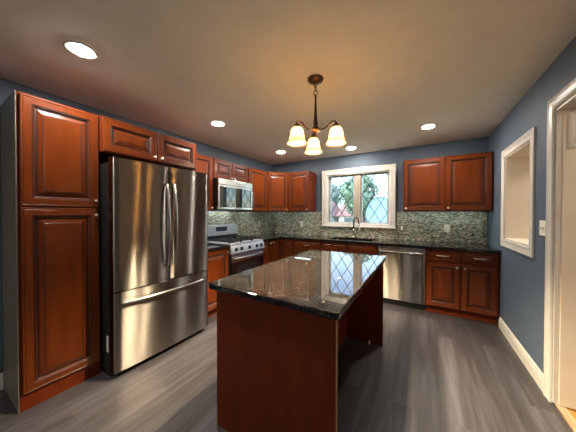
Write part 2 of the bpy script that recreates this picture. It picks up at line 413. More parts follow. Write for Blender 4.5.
# jamb liner
win.box(WX0 + .0005, WX0 + .02, .0, .17, WZ0 + .0005, WZ1 - .0005).box(WX1 - .02, WX1 - .0005, .0, .17, WZ0 + .0005, WZ1 - .0005)
win.box(WX0 + .02, WX1 - .02, .0, .17, WZ1 - .02, WZ1 - .0005).box(WX0 + .02, WX1 - .02, .0, .17, WZ0 + .0005, WZ0 + .018)
win.box(wa - .012, wb + .012, -.05, -.0005, wc - .022, wc, bev=.005)   # stool
win = struct(win.build('window_1', TRIM))
PX = [(1.374, 1.815), (1.979, 2.403)]; PZ0, PZ1 = 1.19, 2.05
MB().box(1.815 + .022, 1.979 - .022, .03, .12, WZ0 + .02, WZ1 - .021, bev=.004).build('centre_post', MULL, win)
for (a, c) in PX:
    a0, c0 = a - .036, c + .02 if c < 2 else c + .03
    if a > 1.9: a0 = a - .02
    s = MB(); yy = .07
    s.box(a0, a, yy, yy + .045, WZ0 + .02, WZ1 - .021, bev=.004).box(c, c0, yy, yy + .045, WZ0 + .02, WZ1 - .021, bev=.004)
    s.box(a, c, yy, yy + .045, WZ0 + .02, PZ0, bev=.003).box(a, c, yy, yy + .045, PZ1, WZ1 - .021, bev=.003)
    s = s.build('window_sash', SASHW, win)
    MB().box(a, c, yy + .02, yy + .026, PZ0, PZ1).build('window_pane', GLASS, s)
    # diamond lead lattice
    l = MB(); dw, dh = (c - a) / 2, (PZ1 - PZ0) / 2.5
    def clip_line(p, q):
        (x0, z0), (x1, z1) = p, q; t0, t1 = 0, 1; dx, dz = x1 - x0, z1 - z0
        for pp, qq in ((-dx, x0 - a), (dx, c - x0), (-dz, z0 - PZ0), (dz, PZ1 - z0)):
            if abs(pp) < 1e-9: continue
            r = qq / pp
            if pp < 0: t0 = max(t0, r)
            else: t1 = min(t1, r)
        return None if t0 >= t1 else ((x0 + t0 * dx, z0 + t0 * dz), (x0 + t1 * dx, z0 + t1 * dz))
    for k in range(-6, 8):
        for sg in (1, -1):
            x0 = a + k * dw + dw * .5
            r = clip_line((x0 - sg * dw * 5, PZ0 - dh * 5), (x0 + sg * dw * 5, PZ0 + dh * 5))
            if r:
                (p0, p1) = r
                if math.dist(p0, p1) > .02: l.tube([(p0[0], yy + .014, p0[1]), (p1[0], yy + .014, p1[1])], .0068, seg=6)
    l.build('lead_lattice', LEAD, s)

# ------------------------------------------------------------------ backsplash
T = .009
b = MB()
b.box(.0005 + T, wa - .0135, -T, -.0006, CT + .001, UB - .002)
b.box(wa - .0135, wb + .0135, -T, -.0006, CT + .001, wc - .024)
b.box(wb + .0135, W - .006, -T, -.0006, CT + .001, UB - .002)
b.box(.0006, T, -2.47, -.0006, CT + .001, UB - .002)
tag(b.build('tile_backsplash', TILE), 'narrow-strip mosaic tile backsplash in greys, greens and tans behind the counters', 'backsplash')

# ------------------------------------------------------------------ cabinets
FRM = [(0, 0, 0), (0, .015, 0), (.004, .020, 0), (.012, .020, 0), (.0145, .0180, 1), (.017, .020, 0)]
def door_rings(fw):
    i = fw
    return FRM + [(i - .012, .020, 0), (i - .008, .0155, 1), (i - .004, .0175, 1), (i + .002, .011, 0), (i + .005, .006, 1), (i + .014, .006, 1),
                  (i + .017, .0085, 1), (i + .038, .0155, 0), (i + .043, .0145, 1), (i + .047, .0175, 0)]
def drawer_rings(fw=.028):
    i = fw
    return FRM[:3] + [(i - .008, .020, 0), (i - .005, .0165, 1), (i, .010, 0), (i + .004, .010, 1), (i + .014, .0155, 0), (i + .017, .0165, 0)]
def knob(door, x, y, z):
    MB().lathe([(.0, 0), (.009, 0), (.006, -.004), (.005, -.012), (.012, -.018), (.0145, -.024), (.011, -.030), (0, -.031)], (x, y, z), axis='y', seg=16).build('knob', NICKEL, door)
def pull(dr, x, y, z, wd=.10):
    pts = [(x - wd / 2, y, z), (x - wd / 2 * .98, y - .014, z), (x - wd / 2 * .8, y - .024, z - .002), (x, y - .027, z - .004), (x + wd / 2 * .8, y - .024, z - .002), (x + wd / 2 * .98, y - .014, z), (x + wd / 2, y, z)]
    MB().tube(pts, [.007, .006, .0055, .0065, .0055, .006, .007], seg=10).build('handle', NICKEL, dr)

def cabinet(label, cat, loc, rz, w, d, z0, z1, fronts, toe=0, name='wall_cabinet', group=None, side=None, flush=False):
    """local frame: x along width, -y is the front; fronts: (kind, x0, x1, z0, z1, knob)"""
    t = thing(name, label, cat, loc, rz, group)
    zc = z0 + (toe if toe else 0)
    b = MB()
    e = .001
    bd = d - .020            # carcass depth, doors sit in front
    if name == 'wall_cabinet':   # bottom recessed behind the face frame
        b.box(e, w - e, -bd, -e, zc + .018, z1, 0, bev=.003).box(e, w - e, -bd, -bd + .018, zc, zc + .020, 0, bev=.003)
        b.box(e, .018, -bd + .018, -e, zc, zc + .020).box(w - .018, w - e, -bd + .018, -e, zc, zc + .020)
    else: b.box(e, w - e, -bd, -e, zc, z1, 0, bev=.003)
    b.build('carcass', [WOODP], t)
    if toe:
        ty = bd - (.0 if flush else .06)
        MB().box(e, w - e, -ty, -e - .002, z0, zc - .0005).build('toe_kick', [WOODP], t)
    if side: # finished panel on the local -x end
        MB().box(-.006, 0, -bd, -e, z0 + .0, z1, bev=.001).build('side_panel', side, t)
    for (k, x0, x1, a, c, kn) in fronts:
        if k == 'door':
            fw = min(.066, (x1 - x0) * .2, (c - a) * .24)
            dr = MB().rings(x0, x1, a, c, door_rings(fw), -bd - .0005).build('door', [WOOD, GLAZE], t)
            if kn: knob(dr, kn[0], -bd - .0195, kn[1])
        else:
            dr = MB().rings(x0, x1, a, c, drawer_rings(), -bd - .0005).build('drawer' if k == 'drawer' else 'false_front', [WOODH, GLAZE], t)
            if kn: pull(dr, kn[0], -bd - .0195, kn[1], kn[2] if len(kn) > 2 else .1)
    return t
G1, G2 = 'cherry wall cabinets', 'cherry base cabinets'
R90 = PI / 2
# left wall (local x runs toward +y)
wp = FRN - TN
cabinet('tall dark cherry pantry cabinet with two stacked doors beside refrigerator', 'cabinet', (0, TN, 0), R90, wp, .628, 0, UT,
        [('door', .012, wp - .010, .115, 1.388, (wp - .034, 1.33)), ('door', .012, wp - .010, 1.396, UT - .012, (wp - .034, 1.447))],
        toe=.105, name='pantry_cabinet', side=SIDE, flush=True)
wo_ = -2.462 - FRN
cabinet('short two-door cherry cabinet directly above the refrigerator', 'cabinet', (0, FRN, 0), R90, wo_, .648, 1.862, UT,
        [('door', .014, .462, 1.872, UT - .010, (.432, 1.905)), ('door', .470, wo_ - .012, 1.872, UT - .010, (.50, 1.905))], group=G1)
wn = Y2 - (-2.460)
cabinet('narrow one-door cherry cabinet between refrigerator and microwave', 'cabinet', (0, -2.460, 0), R90, wn, UD, UB, UT,
        [('door', .012, wn - .012, UB + .010, UT - .012, (wn - .040, UB + .045))], group=G1)
cabinet('short two-door cherry cabinet directly above the microwave', 'cabinet', (0, Y2, 0), R90, .763, UD, 1.866, UT,
        [('door', .012, .378, 1.876, UT - .012, (.350, 1.905)), ('door', .385, .751, 1.876, UT - .012, (.413, 1.905))], group=G1)
wr = -.611 - Y1
cabinet('one-door cherry cabinet right of microwave, next to the corner cabinet', 'cabinet', (0, Y1, 0), R90, wr, UD, UB, UT,
        [('door', .012, wr - .010, UB + .010, UT - .012, (.04, UB + .045))], group=G1)
# diagonal corner cabinet
t = thing('corner_cabinet', 'angled cherry wall cabinet set diagonally in the room corner', 'cabinet', (0, 0, 0), 0, G1)
b = MB(); e = .001
d0 = UD - .018
out_ = [(e, -e), (.610, -e), (.610, -d0), (d0, -.610), (e, -.610)]
b.grid([[(x, y, UB + .018) for x, y in out_], [(x, y, UT) for x, y in out_]], 0, True, False, True)
rl = [(.610, -d0), (d0, -.610), (d0 - .013, -.597), (.597, -d0 + .013)]
b.grid([[(x, y, UB) for x, y in rl], [(x, y, UB + .019) for x, y in rl]], 0, True, False, True)
b.build('carcass', [WOOD], t)
ang = math.atan2(-d0 + .610, .610 - d0)
L_ = math.hypot(.610 - d0, .610 - d0)
dd = MB().rings(.010, L_ - .010, UB + .010, UT - .012, door_rings(.062), -.001).build('door', [WOOD, GLAZE], t)
dd.location = (d0, -.610, 0); dd.rotation_euler.z = ang
knob(dd, L_ - .04, -.0205, UB + .045)
wl = 1.083 - .611
cabinet('one-door cherry cabinet just left of the window', 'cabinet', (.611, 0, 0), 0, wl, UD, UB, UT,
        [('door', .014, wl - .008, UB + .010, UT - .012, (wl - .036, UB + .045))], group=G1)
wr2 = W - .004 - 2.675
cabinet('wide two-door cherry wall cabinet right of the window', 'cabinet', (2.675, 0, 0), 0, wr2, UD, UB, UT,
        [('door', .010, .531, UB + .010, UT - .012, (.04, UB + .045)), ('door', .540, wr2 - .020, UB + .010, UT - .012, (.57, UB + .045))], group=G1)
# base cabinets
BT = .878; DB = BD
wb1 = Y2 - Y3 - .004
cabinet('one-door cherry base cabinet between refrigerator and gas range', 'cabinet', (0, Y3 + .002, 0), R90, wb1, DB, 0, BT,
        [('door', .014, wb1 - .014, .115, BT - .012, (wb1 - .045, BT - .06))], toe=.1, name='base_cabinet', group=G2)
wb2 = -.916 - Y1
cabinet('slim one-door cherry base cabinet right of the gas range', 'cabinet', (0, Y1, 0), R90, wb2, DB, 0, BT,
        [('door', .012, wb2 - .008, .115, BT - .012, (wb2 - .04, BT - .05))], toe=.1, name='base_cabinet', group=G2)
# lazy susan corner
t = thing('corner_base_cabinet', 'cherry corner base cabinet with a folding two-leaf door', 'cabinet', (0, 0, 0), 0, G2)
db = DB - .02
def ell(a, q): return [(e, -e), (q, -e), (q, -a), (a, -a), (a, -q), (e, -q)]
b = MB(); o_ = ell(db, .915); b.grid([[(x, y, .1) for x, y in o_], [(x, y, BT) for x, y in o_]], 0, True, False, True); b.build('carcass', [WOOD], t)
b = MB(); o_ = ell(db - .06, .915); b.grid([[(x, y, 0) for x, y in o_], [(x, y, .0995) for x, y in o_]], 0, True, False, True); b.build('toe_kick', [WOODP], t)
lw = .915 - db - .022
d1 = MB().rings(.0, lw, .115, BT - .012, door_rings(.05), 0).build('door', [WOOD, GLAZE], t); d1.location = (db + .0215, -db - .0005, 0)
d2 = MB().rings(.0, lw, .115, BT - .012, door_rings(.05), 0).build('door', [WOOD, GLAZE], t); d2.location = (db + .0005, -.915 + .001, 0); d2.rotation_euler.z = R90
knob(d2, .04, -.0195, BT - .05)
wq = 1.454 - .916
cabinet('cherry base cabinet with one drawer over doors, left of the sink cabinet', 'cabinet', (.916, 0, 0), 0, wq, DB, 0, BT,
        [('drawer', .012, wq - .012, BT - .155, BT - .012, (wq / 2, BT - .08)), ('door', .012, wq / 2 - .003, .115, BT - .165, (wq / 2 - .03, BT - .21)), ('door', wq / 2 + .003, wq - .012, .115, BT - .165, (wq / 2 + .03, BT - .21))], toe=.1, name='base_cabinet', group=G2)
ws = DWL - 1.455 - .003
# sink base is an open box (the basin hangs inside)
t = thing('sink_base_cabinet', 'cherry sink base cabinet with two plain drawer fronts under window', 'cabinet', (1.455, 0, 0), 0, G2)
b = MB(); bd = DB - .02
b.box(.001, .018, -bd, -.001, .1, BT).box(ws - .018, ws - .001, -bd, -.001, .1, BT).box(.018, ws - .018, -bd, -.001, .1, .118).box(.018, ws - .018, -.012, -.001, .118, BT)
b.box(.018, ws - .018, -bd, -bd + .018, .118, BT)
b.build('carcass', [WOOD], t)
MB().box(.001, ws - .001, -bd + .06, -.003, 0, .0995).build('toe_kick', [WOODP], t)
for x0, x1, kx in ((.012, ws / 2 - .003, ws / 2 - .035), (ws / 2 + .003, ws - .012, ws / 2 + .035)):
    MB().rings(x0, x1, BT - .155, BT - .012, drawer_rings(), -bd - .0005).build('false_front', [WOODH, GLAZE], t)
    dr = MB().rings(x0, x1, .115, BT - .165, door_rings(.06), -bd - .0005).build('door', [WOOD, GLAZE], t)
    knob(dr, kx, -bd - .0195, BT - .21)
wz = W - .004 - DWR - .002
mz = wz / 2 + .004
cabinet('cherry base cabinet with two drawers over two doors by the right wall', 'cabinet', (DWR + .002, 0, 0), 0, wz, DB, 0, BT,
        [('drawer', .014, mz - .012, BT - .155, BT - .012, (mz / 2, BT - .08, .13)), ('drawer', mz + .012, wz - .02, BT - .155, BT - .012, (mz * 1.5, BT - .08, .13)),
         ('door', .014, mz - .008, .118, BT - .175, (mz - .04, BT - .225)), ('door', mz + .008, wz - .02, .118, BT - .175, (mz + .04, BT - .225))], toe=.1, name='base_cabinet', group=G2)

# ------------------------------------------------------------------ countertops
CB = .8795
SX0, SX1, SY0, SY1 = 1.56, 2.26, -.54, -.15
b = MB()
x1 = W - .003; f = -CD
b.box(.010, CD, -1.172, -CD, CB, CT, bev=.004)
b.box(.010, SX0, f, -.010, CB, CT, bev=.004)
b.box(SX0 - .008, SX1 + .008, f, SY0, CB, CT, bev=.004).box(SX0 - .008, SX1 + .008, SY1, -.010, CB, CT, bev=.004)
b.box(SX1, x1, f, -.010, CB, CT, bev=.004)
tag(b.build('countertop', GRAN), 'long dark granite countertop along the back wall with sink cutout', 'countertop')
tag(MB().box(.010, CD, Y3 + .002, Y2 - .002, CB, CT, bev=.004).build('countertop', GRAN), 'short dark granite countertop between refrigerator and gas range', 'countertop')
# sink
s = thing('sink', 'undermount steel sink set into the counter under the window', 'sink', (1.91, -.345, CB))
b = MB(); hx, hy = (SX1 - SX0) / 2 + .006, (SY1 - SY0) / 2 + .006
def rr_(hx, hy, z, r=.04):
    p = []
    for (sx_, sy_, a0) in ((1, 1, 0), (-1, 1, 90), (-1, -1, 180), (1, -1, 270)):
        for k in range(5):
            a = math.radians(a0 + 22.5 * k); p.append((sx_ * (hx - r) + r * math.cos(a), sy_ * (hy - r) + r * math.sin(a), z))
    return p
b.grid([rr_(hx + .012, hy + .012, -.001), rr_(hx, hy, -.001), rr_(hx - .006, hy - .006, -.17), rr_(hx - .03, hy - .03, -.19), rr_(.03, .03, -.195, .029)], 0, True, True)
b.build('basin', STEELB, s)
MB().lathe([(.0, -.1955), (.03, -.1955), (.042, -.191), (.040, -.194), (.0, -.197)], seg=20).build('drain', CHROME, s)
# faucet
fx, fy = 1.868, -.09
f = thing('faucet', 'tall pull-down gooseneck faucet behind the sink', 'faucet', (fx, fy, CT))
MB().lathe([(0, .0005), (.028, .0005), (.028, .006), (.022, .012), (.019, .05), (.021, .09), (.017, .13), (.014, .16), (0, .162)], seg=20).build('body', CHROME, f)
dv = Vector((.72, -.69, 0)).normalized(); ar = []
for k in range(15):
    a = PI * k / 14; r0 = .078
    ar.append(Vector((0, 0, .285)) + dv * (r0 - r0 * math.cos(a)) + Vector((0, 0, r0 * math.sin(a))))
pts = [Vector((0, 0, .14)), Vector((0, 0, .2))] + ar + [ar[-1] + Vector((0, 0, -.03)) + dv * .004]
MB().tube(pts, .0135, seg=12).build('spout', mat('dark_chrome', srgb(120, 118, 114), .15, 1), f)
p = pts[-1]
MB().tube([p + Vector((0, 0, .005)), p + dv * .003 + Vector((0, 0, -.03)), p + dv * .012 + Vector((0, 0, -.085))], [.013, .016, .019], seg=14).build('spray_head', CHROME, f)
MB().tube([(.018, 0, .085), (.045, .0, .092), (.075, -.01, .125), (.09, -.014, .155)], [.010, .009, .007, .006], seg=10).build('lever', CHROME, f)

# ------------------------------------------------------------------ refrigerator
FY0, FY1 = FRN + .010, Y3 - .006
fw = FY1 - FY0
fr = thing('refrigerator', 'stainless french-door refrigerator with bottom freezer drawer', 'refrigerator', (.0, FY0, 0), R90)
# local: x along width (toward +y), -y = front
MB().box(.003, fw - .003, -.745, -.03, .035, 1.765, bev=.004).build('body', FRSIDE, fr)
MB().box(.03, fw - .03, -.74, -.06, .0, .0345).build('base_grille', BLACK, fr)
def bowed(x0, x1, z0, z1, yb, yf, bow, seg=14, rad=.012):
    """door slab whose front bows outward across its width, with rounded vertical edges"""
    prof = [(x0, yb)]
    prof.append((x0, yf + rad)); prof.append((x0 + rad * .3, yf + rad * .3))
    for k in range(seg + 1):
        u = k / seg; x = x0 + rad + (x1 - x0 - 2 * rad) * u
        prof.append((x, yf - bow * (1 - (2 * u - 1) ** 2)))
    prof.append((x1 - rad * .3, yf + rad * .3)); prof.append((x1, yf + rad)); prof.append((x1, yb))
    b = MB()
    rows = [[(x, y, z) for x, y in prof] for z in (z0, z1)]
    vs = [[b.bm.verts.new(p) for p in r] for r in rows]; n = len(prof)
    for j in range(n):
        k = (j + 1) % n
        fc = b.bm.faces.new((vs[0][j], vs[0][k], vs[1][k], vs[1][j])); fc.smooth = (1 <= j <= n - 3)
    for r in vs: b.bm.faces.new([b.bm.verts.new(v.co) for v in r])
    return b
ms = FY0 + 0; mid = -2.918 - FY0
dL = bowed(.0, mid - .003, .712, 1.797, -.752, -.826, .012).build('door', STEEL, fr); dL['label'] = 'left stainless door'
dR = bowed(mid + .003, fw, .712, 1.797, -.752, -.826, .012).build('door', STEEL, fr); dR['label'] = 'right stainless door'
dF = bowed(.0, fw, .058, .702, -.752, -.826, .014, 20).build('freezer_drawer', STEEL, fr)
for dr, hx in ((dL, mid - .036), (dR, mid + .036)):
    pts = []
    for k in range(13):
        u = k / 12; z = .86 + u * .76
        pts.append((hx, -.858 - .028 * math.sin(PI * u), z))
    pts = [(hx, -.828, .855)] + pts + [(hx, -.828, 1.625)]
    MB().tube(pts, [.012] + [.0125] * 13 + [.012], seg=12).build('handle', STEELB, dr)
pts = []
for k in range(13):
    u = k / 12; pts.append((.06 + u * (fw - .12), -.862 - .026 * math.sin(PI * u), .618))
pts = [(.055, -.828, .618)] + pts + [(fw - .055, -.828, .618)]
MB().tube(pts, .013, seg=12).build('handle', STEELB, dF)
for z in (.0, ):
    MB().box(.02, .09, -.80, -.70, 1.766, 1.79, bev=.004).build('hinge_cover', FRSIDE, fr)
    MB().box(fw - .09, fw - .02, -.80, -.70, 1.766, 1.79, bev=.004).build('hinge_cover', FRSIDE, fr)
lg = MB()
lx = fw - .088; yl = -.8325
for (x0, x1, z0, z1) in ((0, .024, 0, .007), (0, .007, .007, .03), (.011, .024, .012, .03), (.032, .056, 0, .007), (.032, .039, .007, .03), (.044, .056, .007, .018), (.039, .056, .024, .03)):
    lg.box(lx + x0, lx + x1, yl - .0015, yl + .006, 1.700 + z0, 1.700 + z1)
lg.build('badge', MARK, dR)
MB().box(.0018, .0028, -.722, -.685, .20, .335).build('rating_label', LABELM, fr)
for x in (.06, fw - .06):
    MB().lathe([(.0, 0), (.022, 0), (.022, .034), (0, .034)], (x, -.765, 0), seg=14).build('foot', BLACK, fr)

# ------------------------------------------------------------------ gas range
rg = thing('gas_range', 'stainless freestanding gas range with black oven door', 'range', (0, Y2 + .003, 0), R90)
rw = Y1 - Y2 - .006
MB().box(0, rw, -.625, -.012, .03, .895, bev=.003).build('body', FRSIDE, rg)
MB().box(.03, rw - .03, -.58, -.05, 0, .0295).build('base', BLACK, rg)
MB().box(.0, rw, -.645, -.075, .8955, .918, bev=.006).build('cooktop', SATIN, rg)
bgd = MB(); bgd.box(.0, rw, -.072, -.012, .8955, 1.16, bev=.008)
bgd = bgd.build('backguard', SATIN, rg)
MB().box(rw * .34, rw * .66, -.0755, -.0725, 1.055, 1.13, bev=.001).build('display', DISPLAY, bgd)
MB().box(.004, rw - .004, -.0745, -.0725, .92, .99).build('vent_strip', BLACK, bgd)
# control panel (sloped)
cp = MB(); pr = [(-.626, .775), (-.668, .775), (-.676, .79), (-.655, .885), (-.646, .894), (-.626, .894)]
cp.grid([[(0, y, z) for y, z in pr], [(rw, y, z) for y, z in pr]], 0, True, False, True)
cp = cp.build('control_panel', SATIN, rg)
nrm = Vector((0, -.976, -.0)) ; ang_k = math.atan2(.021, .095)
for u in (.12, .27, .5, .73, .88):
    k = MB().lathe([(0, .001), (.026, .001), (.026, -.006), (.020, -.010), (.018, -.030), (.0, -.032)], axis='y', seg=18)
    k.box(-.004, .004, -.036, -.028, -.016, .016, bev=.001)
    k = k.build('knob', [BLACK], cp); k.location = (rw * u, -.6665, .835); k.rotation_euler.x = -ang_k
    MB().lathe([(.026, .0), (.029, .0), (.029, -.007), (.026, -.007)], axis='y', seg=18, caps=False).build('bezel', CHROME, k)
od = MB().box(.004, rw - .004, -.665, -.627, .215, .768, bev=.005).build('oven_door', BLACKG, rg)
MB().box(.004, rw - .004, -.6675, -.6655, .655, .766, bev=.0008).build('upper_band', STEELB, od)
MB().box(.13, rw - .13, -.667, -.6655, .32, .60, bev=.0006).build('oven_window', mat('smoked_glass', srgb(26, 28, 32), .04, spec=.7), od)
pts = [(.05, -.668, .715)] + [(.05 + (rw - .1) * k / 10, -.705 - .016 * math.sin(PI * k / 10), .715) for k in range(11)] + [(rw - .05, -.668, .715)]
MB().tube(pts, .014, seg=12).build('handle', STEELB, od)
MB().box(.004, rw - .004, -.66, -.627, .045, .208, bev=.005).build('storage_drawer', STEELB, rg)
for bx, by in ((.17, -.22), (.17, -.5), (rw / 2, -.36), (rw - .17, -.22), (rw - .17, -.5)):
    MB().lathe([(0, .918), (.05, .918), (.048, .924), (.03, .926), (.03, .934), (.0, .936)], (bx, by, 0), seg=18).build('burner', IRON, rg)
for x0, x1 in ((.02, rw / 3 - .004), (rw / 3 + .004, 2 * rw / 3 - .004), (2 * rw / 3 + .004, rw - .02)):
    g = MB(); z0, z1 = .938, .954
    for x in (x0, (x0 + x1) / 2 - .006, x1 - .012): g.box(x, x + .012, -.62, -.10, z0, z1, bev=.002)
    for y in (-.62, -.50, -.36, -.22, -.112): g.box(x0, x1, y, y + .012, z0, z1, bev=.002)
    for x in (x0, x1 - .012):
        for y in (-.62, -.112): g.box(x, x + .012, y, y + .012, .9185, z0)
    g.build('grate', IRON, rg)

# ------------------------------------------------------------------ microwave
mw = thing('microwave', 'stainless over-the-range microwave with black glass door', 'microwave', (0, Y2 + .003, 1.405), R90)
mh = 1.858 - 1.405
MB().box(0, rw, -.385, -.010, 0, mh, bev=.004).build('body', BLACK, mw)
dm = MB().rings(0, rw, .004, mh - .085, [(0, 0, 0), (0, .026, 0), (.004, .030, 0), (.030, .030, 0), (.032, .027, 0)], -.386).build('door', [STEELB], mw)
MB().box(.033, rw - .033, -.4155, -.4135, .037, mh - .118, bev=.0006).build('door_glass', BLACKG, dm)
MB().box(0, rw, -.418, -.386, mh - .083, mh, bev=.004).build('top_band', STEELB, mw)
MB().box(rw / 2 - .035, rw / 2 + .035, -.4188, -.4175, mh - .048, mh - .036).build('badge', MARK, mw)
MB().tube([(rw - .014, -.415, .05), (rw - .014, -.438, .06), (rw - .014, -.442, mh / 2 - .04), (rw - .014, -.438, mh - .15), (rw - .014, -.415, mh - .14)], .009, seg=10).build('handle', STEELB, dm)
MB().box(.05, rw - .05, -.36, -.12, -.008, .0).build('vent_grille', IRON, mw)
MB().box(.12, rw - .12, -.11, -.07, -.006, -.0005).build('cooktop_light', emis('lit_cooktop_lamp', (.8, .95, 1), LED), mw)

# ------------------------------------------------------------------ dishwasher
dwr = thing('dishwasher', 'stainless dishwasher with bar handle between sink and drawers', 'dishwasher', (DWL, 0, 0), 0)
ww = DWR - DWL
MB().box(.003, ww - .002, -.58, -.02, .10, .872).build('tub', FRSIDE, dwr)
MB().box(.004, ww - .003, -.555, -.10, 0, .0995).build('toe_kick', BLACK, dwr)
dd = bowed(.003, ww - .002, .108, .79, -.581, -.634, .004, 10, .006).build('door', STEEL, dwr)
MB().box(.003, ww - .002, -.636, -.581, .793, .873, bev=.004).build('control_strip', STEELB, dwr)
pts = [(.03, -.637, .80)] + [(.03 + (ww - .06) * k / 10, -.668 - .012 * math.sin(PI * k / 10), .80) for k in range(11)] + [(ww - .03, -.637, .80)]
MB().tube(pts, .012, seg=12).build('handle', STEELB, dwr)
MB().box(.03, .12, -.6375, -.6358, .845, .858).build('badge', MARK, dwr)

# ------------------------------------------------------------------ island
IL, IR, IN, IFY = 1.779, 2.625, -3.265, -1.731
isl = thing('kitchen_island', 'cherry island cabinet with open seating overhang, in the middle of the floor', 'island', (0, 0, 0))
bl, brx, bn, bf, bk = 1.815, 2.597, -3.218, -1.768, 2.232
EP = .020
MB().box(bl, brx, bn, bn + EP, 0, CB - .001, bev=.0015).build('end_panel', WOODP, isl)
MB().box(bl, brx, bf, bf + EP, 0, CB - .001, bev=.0015).build('end_panel', WOODP, isl)
MB().box(bk - .016, bk, bn + EP + .0005, bf - .0005, 0, CB - .001).build('back_panel', WOODP, isl)
MB().box(bl + .022, bk - .0165, bn + EP + .0005, bf - .0005, .10, CB - .001).build('carcass', WOODP, isl)
MB().box(bl + .08, bk - .0165, bn + EP + .0005, bf - .0005, 0, .0995).build('toe_kick', WOODP, isl)
n = 3; cwid = (bf - bn - EP - .01) / n
for k in range(n):
    x0, x1 = .006 + k * cwid, (k + 1) * cwid - .002
    loc = (bl + .0215, bf - .006, 0)
    q = MB().rings(x0, x1, BT - .155, BT - .012, drawer_rings(), 0).build('drawer', [WOODH, GLAZE], isl); q.location = loc; q.rotation_euler.z = -R90
    pull(q, (x0 + x1) / 2, -.0195, BT - .08)
    q = MB().rings(x0, x1, .115, BT - .165, door_rings(.06), 0).build('door', [WOOD, GLAZE], isl); q.location = loc; q.rotation_euler.z = -R90
    knob(q, x1 - .04, -.0195, BT - .21)
EDGE = mat('pale_edge_band', srgb(168, 120, 84), .4)
MB().box(brx + .0002, brx + .0022, bn, bn + EP, 0, CB - .001).build('edge_band', EDGE, isl)
MB().box(brx - .13, brx - .122, bf - .03, bf - .0005, .0, .03, bev=.001).build('floor_bracket', LABELM, isl)
def rrect(x0, x1, y0, y1, z, r, ins=0):
    p = []
    for (cx_, cy_, a0) in ((x1 - r, y1 - r, 0), (x0 + r, y1 - r, 90), (x0 + r, y0 + r, 180), (x1 - r, y0 + r, 270)):
        for k in range(6):
            a = math.radians(a0 + 18 * k); p.append((cx_ + (r - ins) * math.cos(a), cy_ + (r - ins) * math.sin(a), z))
    return p
b = MB(); rr0 = .022
b.grid([rrect(IL, IR, IN, IFY, z, rr0, i) for z, i in ((CB, .004), (CB + .003, .001), (CB + .006, 0), (CT - .008, 0), (CT - .003, .0015), (CT - .001, .004), (CT, .008))], 0, True, False, True)
tag(b.build('island_countertop', GRAN), 'large polished dark granite slab on top of the island', 'countertop')

# ------------------------------------------------------------------ outlets and switch
def outlet(label, loc, rz, name='wall_outlet', gang=1, dark=False):
    t = thing(name, label, 'outlet' if name == 'wall_outlet' else 'switch', loc, rz, 'backsplash outlets' if name == 'wall_outlet' else None)
    hw = .036 if gang == 1 else .06
    MB().box(-hw, hw, -.006, 0, -.058, .058, bev=.002).build('cover_plate', mat('plate_grey', srgb(120, 112, 98), .4) if dark else PLASTIC, t)
    for g in range(gang):
        cx = 0 if gang == 1 else (-.026 + .052 * g)
        if name == 'wall_outlet':
            MB().box(cx - .017, cx + .017, -.009, -.0062, -.034, .034, bev=.002).build('receptacle', PLASTIC, t)
        else:
            MB().box(cx - .016, cx + .016, -.008, -.0062, -.033, .033, bev=.001).build('bezel', PLASTIC, t)
            MB().box(cx - .005, cx + .005, -.018, -.0082, -.008, .010, bev=.002).build('toggle', PLASTIC, t)
    return t
outlet('white outlet on tile beneath the wide right wall cabinet', (3.259, -T - .0005, 1.126), 0)
outlet('grey-plated outlet on tile just right of the window', (2.643, -T - .0005, 1.106), 0, dark=True)
outlet('white outlet on back wall tile between corner and window', (.769, -T - .0005, 1.128), 0)
outlet('white outlet on left wall tile near the corner, right of the range', (T + .0005, -.476, 1.129), R90)
outlet('two-gang cream light switch between wall niche and doorway', (W - .0005, -1.724, 1.238), -R90, 'light_switch', 2)

# ------------------------------------------------------------------ recessed lights
spots = [(.963, -3.611, 'recessed ceiling downlight above the pantry and refrigerator, largest in view'),
         (.789, -2.276, 'recessed ceiling downlight in front of the cabinet next to the refrigerator'),
         (.764, -.812, 'recessed ceiling downlight near the left back corner, above the range side'),
         (2.993, -.864, 'recessed ceiling downlight in front of the right wall cabinet'),
         (1.903, -.426, 'recessed ceiling downlight above the sink and window'),
         (.90, -6.2, 'added ceiling fill downlight at the rear left, behind the viewer'),  # both rear downlights are unseen, added to light the camera end
         (2.6, -6.2, 'added ceiling fill downlight at the rear right, behind the viewer')]
first = None
for x, y, lb in spots:
    if first is None:
        first = t = thing('recessed_light', lb, 'ceiling light', (x, y, H), 0, 'recessed ceiling downlights')
        MB().lathe([(.064, -.0005), (.090, -.0005), (.090, -.004), (.081, -.007), (.068, -.006), (.064, -.002)], seg=32, caps=False).build('trim_ring', TRIM, t)
        MB().lathe([(.0, -.0005), (.0635, -.0005), (.0635, -.004), (.052, -.010), (.03, -.013), (0, -.014)], seg=32, caps=False).build('diffuser', LENS, t)
    else:
        t = copy_tree(first); t.location = (x, y, H); t['label'] = lb

# ------------------------------------------------------------------ unseen globe lamp added behind the viewer to fill the room with light
gl = thing('fill_globe', 'added globe fill lamp at the rear of the room, behind the viewer', 'fill lamp', (1.75, -5.55, H))
MB().lathe([(0, -.0005), (.06, -.0005), (.06, -.012), (.03, -.03), (0, -.032)], seg=24).build('canopy', BRONZE, gl)
MB().tube([(0, 0, -.03), (0, 0, -.21)], .006).build('rod', BRONZE, gl)
MB().lathe([(0, -.20)] + [(.12 * math.sin(PI * k / 16), -.32 + .12 * math.cos(PI * k / 16)) for k in range(1, 16)] + [(0, -.44)], seg=28).build('globe', emis('fill_globe_glow', (1, .94, .87), FILL_GLOBE), gl)

